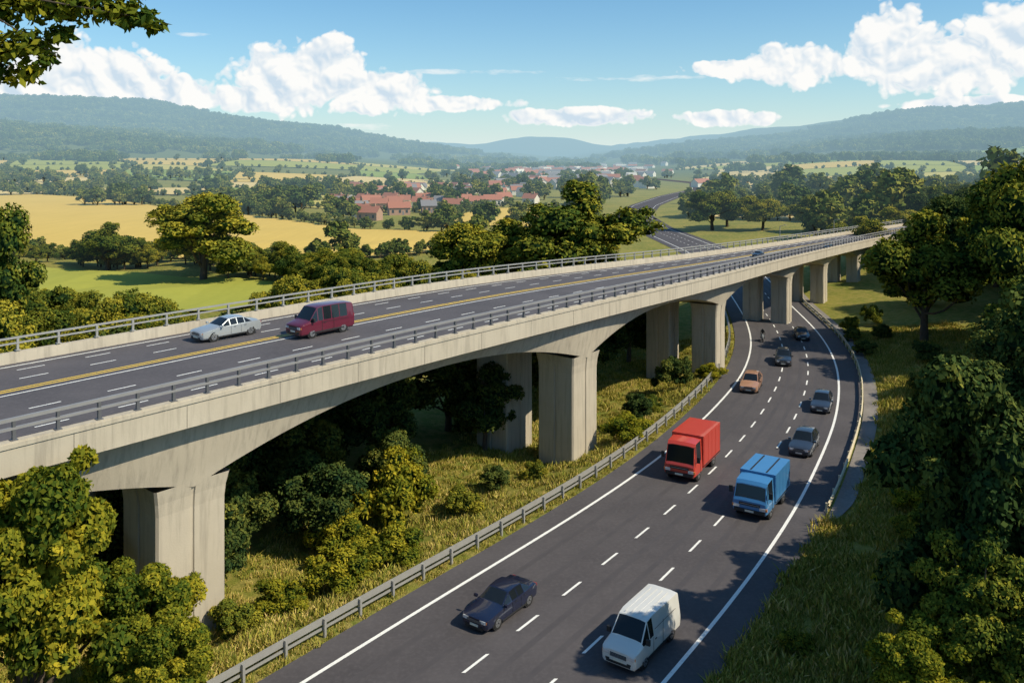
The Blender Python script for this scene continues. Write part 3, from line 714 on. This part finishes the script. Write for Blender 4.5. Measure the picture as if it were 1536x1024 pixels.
def build(name,mb,paint,bevel=.025):
    me=bpy.data.meshes.new(name);me.from_pydata(mb.V,[],mb.F)
    for m_ in VM(paint): me.materials.append(m_)
    me.polygons.foreach_set('material_index',mb.M); me.polygons.foreach_set('use_smooth',np.ones(len(mb.F),bool)); me.update()
    o=bpy.data.objects.new(name,me);link(o)
    bv=o.modifiers.new('Bevel','BEVEL');bv.width=bevel;bv.segments=2;bv.limit_method='ANGLE';bv.angle_limit=math.radians(24)
    wn=o.modifiers.new('WN','WEIGHTED_NORMAL'); wn.keep_sharp=False
    return o
def fascia(mb,xf,w,zg,zl,gw=.9,gh=.14):
    mb.box((xf,0,zg),(.05,gw,gh),6); mb.box((xf,0,zg-.20),(.06,.5,.11),7); mb.box((xf-.01,0,zg-.33),(.05,w*1.5,.12),6)
    for k in (-1,0,1): mb.box((xf+.028,0,zg+k*gh*.3),(.012,gw*.96,.012),3)
    for s in (-1,1):
        mb.box((xf-.05,s*(w-.20),zl),(.14,.34,.15),4); mb.box((xf-.12,s*(w-.02),zl),(.16,.10,.12),5)
        mb.box((xf-.0,s*(w-.28),zg-.24),(.05,.2,.08),6)
def saloon(paint,name='saloon_car',hatch=False,tall=0.):
    mb=MB();t=tall
    st=[(2.28,.26,.66,.70,.72,.60),(2.18,.20,.72,.76,.83,.68),(1.95,.20,.76,.82,.88,.72),(1.4,.20,.82,.90,.90,.76),(.92,.20,.87,.96,.91,.78),
        (.18,.20,.90,1.37+t,.91,.62),(-.38,.20,.91,1.42+t,.91,.62),(-.95,.20,.92,1.37+t,.91,.61)]
    if hatch: st+=[(-1.45,.20,.94,1.32+t,.91,.60),(-1.95,.22,.96,1.05+t,.88,.70),(-2.1,.3,.80,.88,.84,.7)]; rw=[8];side=[4,5,6,7]
    else: st+=[(-1.55,.20,.94,1.04,.90,.72),(-2.05,.20,.94,1.0,.87,.70),(-2.22,.24,.86,.92,.82,.66),(-2.30,.34,.70,.76,.76,.6)]; rw=[7];side=[4,5,6,7]
    mb.loft(st,[4],rw,side)
    for x in (1.42,-1.38):
        for s in (-1,1): mb.wheel(x,s*.865,.33)
    fascia(mb,2.28,.74,.56,.60)
    for s in (-1,1):
        mb.box((.86,s*.99,.98),(.12,.2,.13),0); mb.box((-2.2,s*.66,.80),(.14,.26,.13),8)
        for x in (.05,-.75): mb.box((x-.2,s*.915,.80),(.16,.02,.03),6)
        mb.box((0,s*.905,.27),(2.1,.03,.09),6)
        for x in (.15,-.62): mb.box((x,s*.908,.6),(.014,.012,.5),6)
    mb.box((-2.27,0,.68),(.06,.5,.12),7)
    return build(name,mb,paint)
def suv(paint,name='estate_car'): return saloon(paint,name,True,.16)
def pvan(paint,name,L_=5.0,Hh=2.05,people=False):
    mb=MB(); f=L_/2
    st=[(f,.30,.86,.92,.82,.72),(f-.10,.24,.94,1.0,.90,.78),(f-.35,.24,.98,1.08,.94,.80),(f-.78,.24,1.04,1.20,.95,.82),(f-1.45,.24,1.08,Hh-.08,.95,.74),(f-1.9,.24,1.1,Hh,.95,.76),(f-2.6,.24,1.1,Hh,.95,.77)]
    if people: st+=[(f-3.3,.24,1.1,Hh,.95,.75),(f-4.0,.24,1.1,Hh-.02,.95,.75),(-f+.12,.26,1.1,Hh-.10,.93,.73),(-f,.34,1.02,Hh-.25,.9,.70)];side=[3,4,5,6,7]
    else: st+=[(-f+.12,.26,1.1,Hh-.03,.95,.79),(-f,.34,1.05,Hh-.12,.92,.77)];side=[3,4]
    mb.loft(st,[3],[],side)
    for x in (f-.95,-f+1.0):
        for s in (-1,1): mb.wheel(x,s*.905,.34)
    fascia(mb,f,.84,.72,.76,.85,.18)
    for s in (-1,1):
        mb.box((f-1.0,s*1.04,1.22),(.12,.2,.26),6); mb.box((-f+.02,s*.82,1.0),(.06,.1,.4),8)
        mb.box((f-2.75,s*.958,.95),(.025,.012,1.2),6); mb.box((f-2.0,s*.955,.95),(.16,.03,.04),6); mb.box((f-1.75,s*.955,.75),(.02,.012,.8),6)
        mb.box((0,s*.948,.38),(2.6,.03,.09),6); mb.box((-.6,s*.953,1.45 if not people else 1.0),(2.3,.012,.02),6)
    if not people:
        for k in (-.45,-.15,.15,.45): mb.box((-.55,k,Hh+.004),(L_*.58,.03,.016),0)
    return build(name,mb,paint,.04)
def boxtruck(paint,name,L_=6.0,Hh=3.0,stripes=False):
    mb=MB();f=L_/2;w=1.08
    st=[(f,.42,1.05,1.12,w-.06,w-.12),(f-.07,.40,1.14,1.24,w,w-.08),(f-.32,.40,1.22,Hh-.36,w,w-.14),(f-.5,.40,1.22,Hh-.18,w,w-.12),(f-1.45,.40,1.22,Hh-.12,w,w-.1),(f-1.6,.40,1.22,Hh-.12,w,w-.1)]
    mb.loft(st,[1],[],[2,3])
    bl=L_-1.68; bc=-f+bl/2
    mb.box((bc,0,.62+(Hh-.62)/2),(bl,2*w+.08,Hh-.62),0)
    mb.box((bc,0,.52),(bl,1.5,.22),6)
    for s in (-1,1):
        for k in range(5): mb.box((bc-bl/2+.2+k*(bl-.4)/4,s*(w+.043),.62+(Hh-.62)/2),(.05,.02,Hh-.8),0)
        mb.box((bc,s*(w+.045),.72),(bl-.1,.03,.08),6)
        mb.box((f-.25,s*(w+.16),1.6),(.10,.22,.38),6); mb.box((-f+.0,s*.9,.8),(.06,.16,.14),8)
        mb.box((f-.0,s*(w-.28),.78),(.10,.36,.18),4); mb.box((f-.02,s*(w-.06),.78),(.10,.12,.16),5)
        mb.box((f-1.1,s*(w+.012),.95),(.02,.014,.9),6)
    if stripes:
        for s in (-.5,.5): mb.box((bc,s,Hh+.008),(bl-.3,.10,.02),6)
    mb.box((f+.0,0,.94),(.06,1.3,.16),6); mb.box((f+.02,0,.55),(.10,1.9,.2),6); mb.box((f+.075,0,.56),(.02,.55,.12),7)
    mb.box((f+.035,0,.94),(.02,1.2,.025),3)
    for s in (-.45,.2): mb.box((f-.12,s,1.36),(.02,.5,.02),6)
    for x in (f-.95,-f+1.25):
        for s in (-1,1): mb.wheel(x,s*(w-.06),.42)
    return build(name,mb,paint,.035)
def on_road(o,x,y,s=.78,z=.008):
    dx=((XL(y+1)+XR(y+1))-(XL(y-1)+XR(y-1)))/4; o.rotation_euler=(0,0,math.atan2(-1,-dx)); o.location=(x,y,z); o.scale=(s,)*3
def on_deck(o,x,y,s=.78):
    i=nearest_s(x,y); px=x-BX[i];py=y-BY[i]; of=-TY[i]*px+TX[i]*py; p=bpt(i,of,-.54); slope=(BZ[min(i+2,len(SS)-1)]-BZ[i-2])/2.
    o.location=p; o.rotation_euler=(0,math.asin(max(-.2,min(.2,slope))),math.atan2(-TY[i],-TX[i])); o.scale=(s,)*3
NAVY=vmat('navy_paint',(.012,.018,.05),.25,.2,1);WHP=vmat('white_paint',(.70,.69,.66),.35);RED=vmat('red_paint',(.60,.055,.030),.4);BLUE=vmat('blue_paint',(.055,.22,.48),.4)
SIL=vmat('silver_paint',(.45,.48,.50),.3,.35);MAR=vmat('maroon_paint',(.12,.010,.028),.3);GRY=vmat('dark_grey_paint',(.035,.045,.065),.3,.2);TAN=vmat('tan_paint',(.42,.22,.13),.4);BLK=vmat('black_paint',(.02,.026,.035),.25)
on_road(saloon(NAVY),-.5,37.5,.83); on_road(pvan(WHP,'delivery_van',4.8,2.02),5.3,34.8,.84)
on_road(boxtruck(RED,'box_truck',5.4,2.75),11.55,54.6,.92); on_road(boxtruck(BLUE,'box_truck',5.0,2.42,True),14.3,48.9,.90)
on_road(suv(GRY),20.0,58.4,.84); on_road(suv(GRY),24.7,68.0,.82); on_road(suv(TAN),20.7,73.8,.86); on_road(suv(BLK),26.4,83,.84); on_road(saloon(BLK),32.0,94.3,.8)
on_deck(saloon(SIL),-16.8,49.7,.84); on_deck(pvan(MAR,'minibus',4.6,2.1,True),-11.3,50.6,.84)
on_deck(saloon(GRY),30.0,104.2,.5); on_deck(saloon(BLK),44,119.0,.5)
mb=MB()
for x in (.62,-.62): mb.cyl((x,0,.31),.31,.12,2,18)
for x in (.62,-.62): mb.cyl((x,0,.31),.17,.13,3,12)
mb.box((0,0,.55),(.7,.26,.32),0,.7); mb.box((.42,0,.85),(.3,.34,.4),0,.6); mb.box((-.45,0,.78),(.55,.24,.14),6); mb.box((.5,0,1.02),(.08,.7,.05),6); mb.box((.66,0,.8),(.05,.16,.16),4)
mo=build('motorcycle',mb,WHP,.05)
bm=bmesh.new()
J=[(-.2,0,.9),(-.1,0,1.2),(.08,0,1.45),(.12,0,1.58),(.14,0,1.7),(.08,.2,1.42),(.3,.28,1.2),(.5,.3,1.06),(.08,-.2,1.42),(.3,-.28,1.2),(.5,-.3,1.06),(.15,.2,.8),(-.05,.2,.4),(.08,.2,.33),(.15,-.2,.8),(-.05,-.2,.4),(.08,-.2,.33)]
RR=[.16,.15,.16,.09,.14,.09,.06,.05,.09,.06,.05,.1,.07,.05,.1,.07,.05]
vs=[bm.verts.new(j) for j in J]
for a,b in ((0,1),(1,2),(2,3),(3,4),(2,5),(5,6),(6,7),(2,8),(8,9),(9,10),(0,11),(11,12),(12,13),(0,14),(14,15),(15,16)): bm.edges.new((vs[a],vs[b]))
me=bpy.data.meshes.new('rider');bm.to_mesh(me);bm.free();me.materials.append(TRIM);ro=bpy.data.objects.new('rider',me);link(ro,mo)
sk=ro.modifiers.new('Skin','SKIN')
for i,r in enumerate(RR): me.skin_vertices[0].data[i].radius=(r,r)
me.skin_vertices[0].data[0].use_root=True
ro.modifiers.new('Sub','SUBSURF').levels=1
on_road(mo,27.2,92.6,.8)
def street_lamp(x,y,z,h,yaw):
    V=[];F=[]; limb(V,F,(0,0,0),(0,0,h),.06,.04,4,0,None,8); limb(V,F,(0,0,h),(.6,0,h+.2),.03,.03,4,0,None,6); V=[tuple(v) for v in V]; boxv(V,F,(.75,0,h+.2),(.4,.14,.07))
    o=mesh_obj('street_lamp',V,F,[STEEL]); o.location=(x,y,z); o.rotation_euler=(0,0,yaw)
for k in (nearest_s(46,120),nearest_s(62,140)):
    x,y,z=bpt(k,BW[k]-.1,0); street_lamp(x,y,z,2.2,math.atan2(-TX[k],TY[k]))

# ---------------------------------------------------------------- light, sky, camera
EL=math.radians(45); AZ=math.radians(111)
sv=Vector((math.sin(AZ)*math.cos(EL),math.cos(AZ)*math.cos(EL),math.sin(EL)))
ld=bpy.data.lights.new('sun','SUN'); ld.energy=5.0; ld.angle=math.radians(.5); ld.color=(1,.90,.69)
lo=bpy.data.objects.new('sun',ld); link(lo); lo.rotation_euler=sv.to_track_quat('Z','Y').to_euler()
w=bpy.data.worlds.new('World'); scene.world=w; w.use_nodes=True; w.node_tree.nodes.clear(); nt=NT(w.node_tree)
sky=nt.n.new('ShaderNodeTexSky'); sky.sky_type='NISHITA'; sky.sun_disc=False; sky.sun_elevation=EL; sky.sun_rotation=AZ; sky.altitude=100; sky.air_density=1.0; sky.dust_density=.6; sky.ozone_density=2.0
tc=nt.n.new('ShaderNodeTexCoord').outputs['Generated']
sp=nt.n.new('ShaderNodeSeparateXYZ'); nt.l.new(tc,sp.inputs[0])
az=nt.m('ARCTAN2',sp.outputs[0],sp.outputs[1]); el=nt.m('ARCSINE',sp.outputs[2])
skc=nt.vm('MULTIPLY',sky.outputs[0],(.68,1.14,1.32))
hz=nt.m('EXPONENT',nt.m('MULTIPLY',nt.m('MAXIMUM',el,0.),-14.))
skc=nt.mix(nt.m('MULTIPLY',hz,.95),skc,(7.6,8.5,8.3))
bg=nt.n.new('ShaderNodeBackground'); bg.inputs[1].default_value=.105; nt.l.new(skc,bg.inputs[0])
cb=nt.n.new('ShaderNodeCombineXYZ'); nt.l.new(az,cb.inputs[0]); nt.l.new(el,cb.inputs[1]); vec=cb.outputs[0]
BL=[(430,122,90,54),(485,100,66,46),(565,138,98,34),(665,155,105,13),(370,148,68,22),(90,108,94,50),(175,116,86,44),(255,140,84,26),(10,135,64,32),
    (1335,72,72,58),(1375,102,104,38),(1190,98,88,32),(1440,94,92,46),(1515,60,70,54),(1100,102,72,13),(860,176,115,14),(1090,178,80,13),(1450,156,120,11),
    (-400,120,120,50),(1800,110,130,50)]
WS=[(690,108,120,5),(960,117,130,6),(560,190,60,5),(290,52,30,4),(1260,190,60,5)]
def blobs(lst):
    acc=None
    for px,py,a,b in lst:
        u=math.atan((px-768)/1280.); e=math.atan((235-py)/1280.*math.cos(u)); a=a/1280.*math.cos(u)**2;b/=1280.
        q=nt.vm('MULTIPLY_ADD',vec,(1/a,1/b,0),(-u/a,-e/b,0)); r=nt.vm('DOT_PRODUCT',q,q)
        acc=r if acc is None else nt.m('MINIMUM',acc,r)
    return nt.m('SUBTRACT',1.,nt.m('MINIMUM',acc,3.))
def bil(v,s,d,r): return nt.m('ABSOLUTE',nt.m('MULTIPLY_ADD',nt.noise(v,s,d,r,'2D'),2.,-1.))
lo0=bil(vec,26,0,.5); hi0=bil(vec,70,1,.5); ed=nt.noise(vec,120,2,.6,'2D')
lo1=bil(nt.vm('ADD',vec,(.008,.011,0)),26,0,.5); hi1=bil(nt.vm('ADD',vec,(.003,.004,0)),70,1,.5)
den=nt.m('MULTIPLY_ADD',lo0,1.2,nt.m('SUBTRACT',blobs(BL),.34)); den=nt.m('MULTIPLY_ADD',hi0,.55,den); den=nt.m('MULTIPLY_ADD',nt.m('SUBTRACT',ed,.5),.35,den)
al=nt.ramp(den,[(.0,(0,0,0)),(.30,(1,1,1))])
wn_=nt.noise(nt.vm('MULTIPLY',vec,(1,5,1)),14,4,.65,'2D')
wd=nt.m('ADD',blobs(WS),nt.m('MULTIPLY',nt.m('SUBTRACT',wn_,.55),4.)); wal=nt.m('MULTIPLY',nt.ramp(wd,[(0,(0,0,0)),(1,(1,1,1))]),.6)
al=nt.m('MAXIMUM',al,wal)
sh=nt.m('MULTIPLY_ADD',nt.m('SUBTRACT',lo0,lo1),1.5,.72); sh=nt.m('MULTIPLY_ADD',nt.m('SUBTRACT',hi0,hi1),.8,sh,clamp=True)
sh=nt.m('MAXIMUM',sh,nt.m('SUBTRACT',1.,nt.m('MULTIPLY',den,1.5),clamp=True))
cc=nt.mix(sh,(.62,.74,.85),(1.,.99,.965))
bg2=nt.n.new('ShaderNodeBackground'); nt.l.new(cc,bg2.inputs[0]); bg2.inputs[1].default_value=1.0
mx=nt.n.new('ShaderNodeMixShader'); nt.l.new(nt.m('MULTIPLY',al,.97),mx.inputs[0]); nt.l.new(bg.outputs[0],mx.inputs[1]); nt.l.new(bg2.outputs[0],mx.inputs[2])
wo=nt.n.new('ShaderNodeOutputWorld'); nt.l.new(mx.outputs[0],wo.inputs[0])

cam=bpy.data.cameras.new('camera'); co=bpy.data.objects.new('camera',cam); link(co)
co.location=(0,0,20); co.rotation_euler=(math.radians(90),0,0); cam.lens=30; cam.sensor_width=36; cam.shift_y=-277/1536.; cam.clip_start=.1; cam.clip_end=40000
scene.camera=co
scene.view_settings.view_transform='Standard'; scene.view_settings.look='None'; scene.view_settings.exposure=0
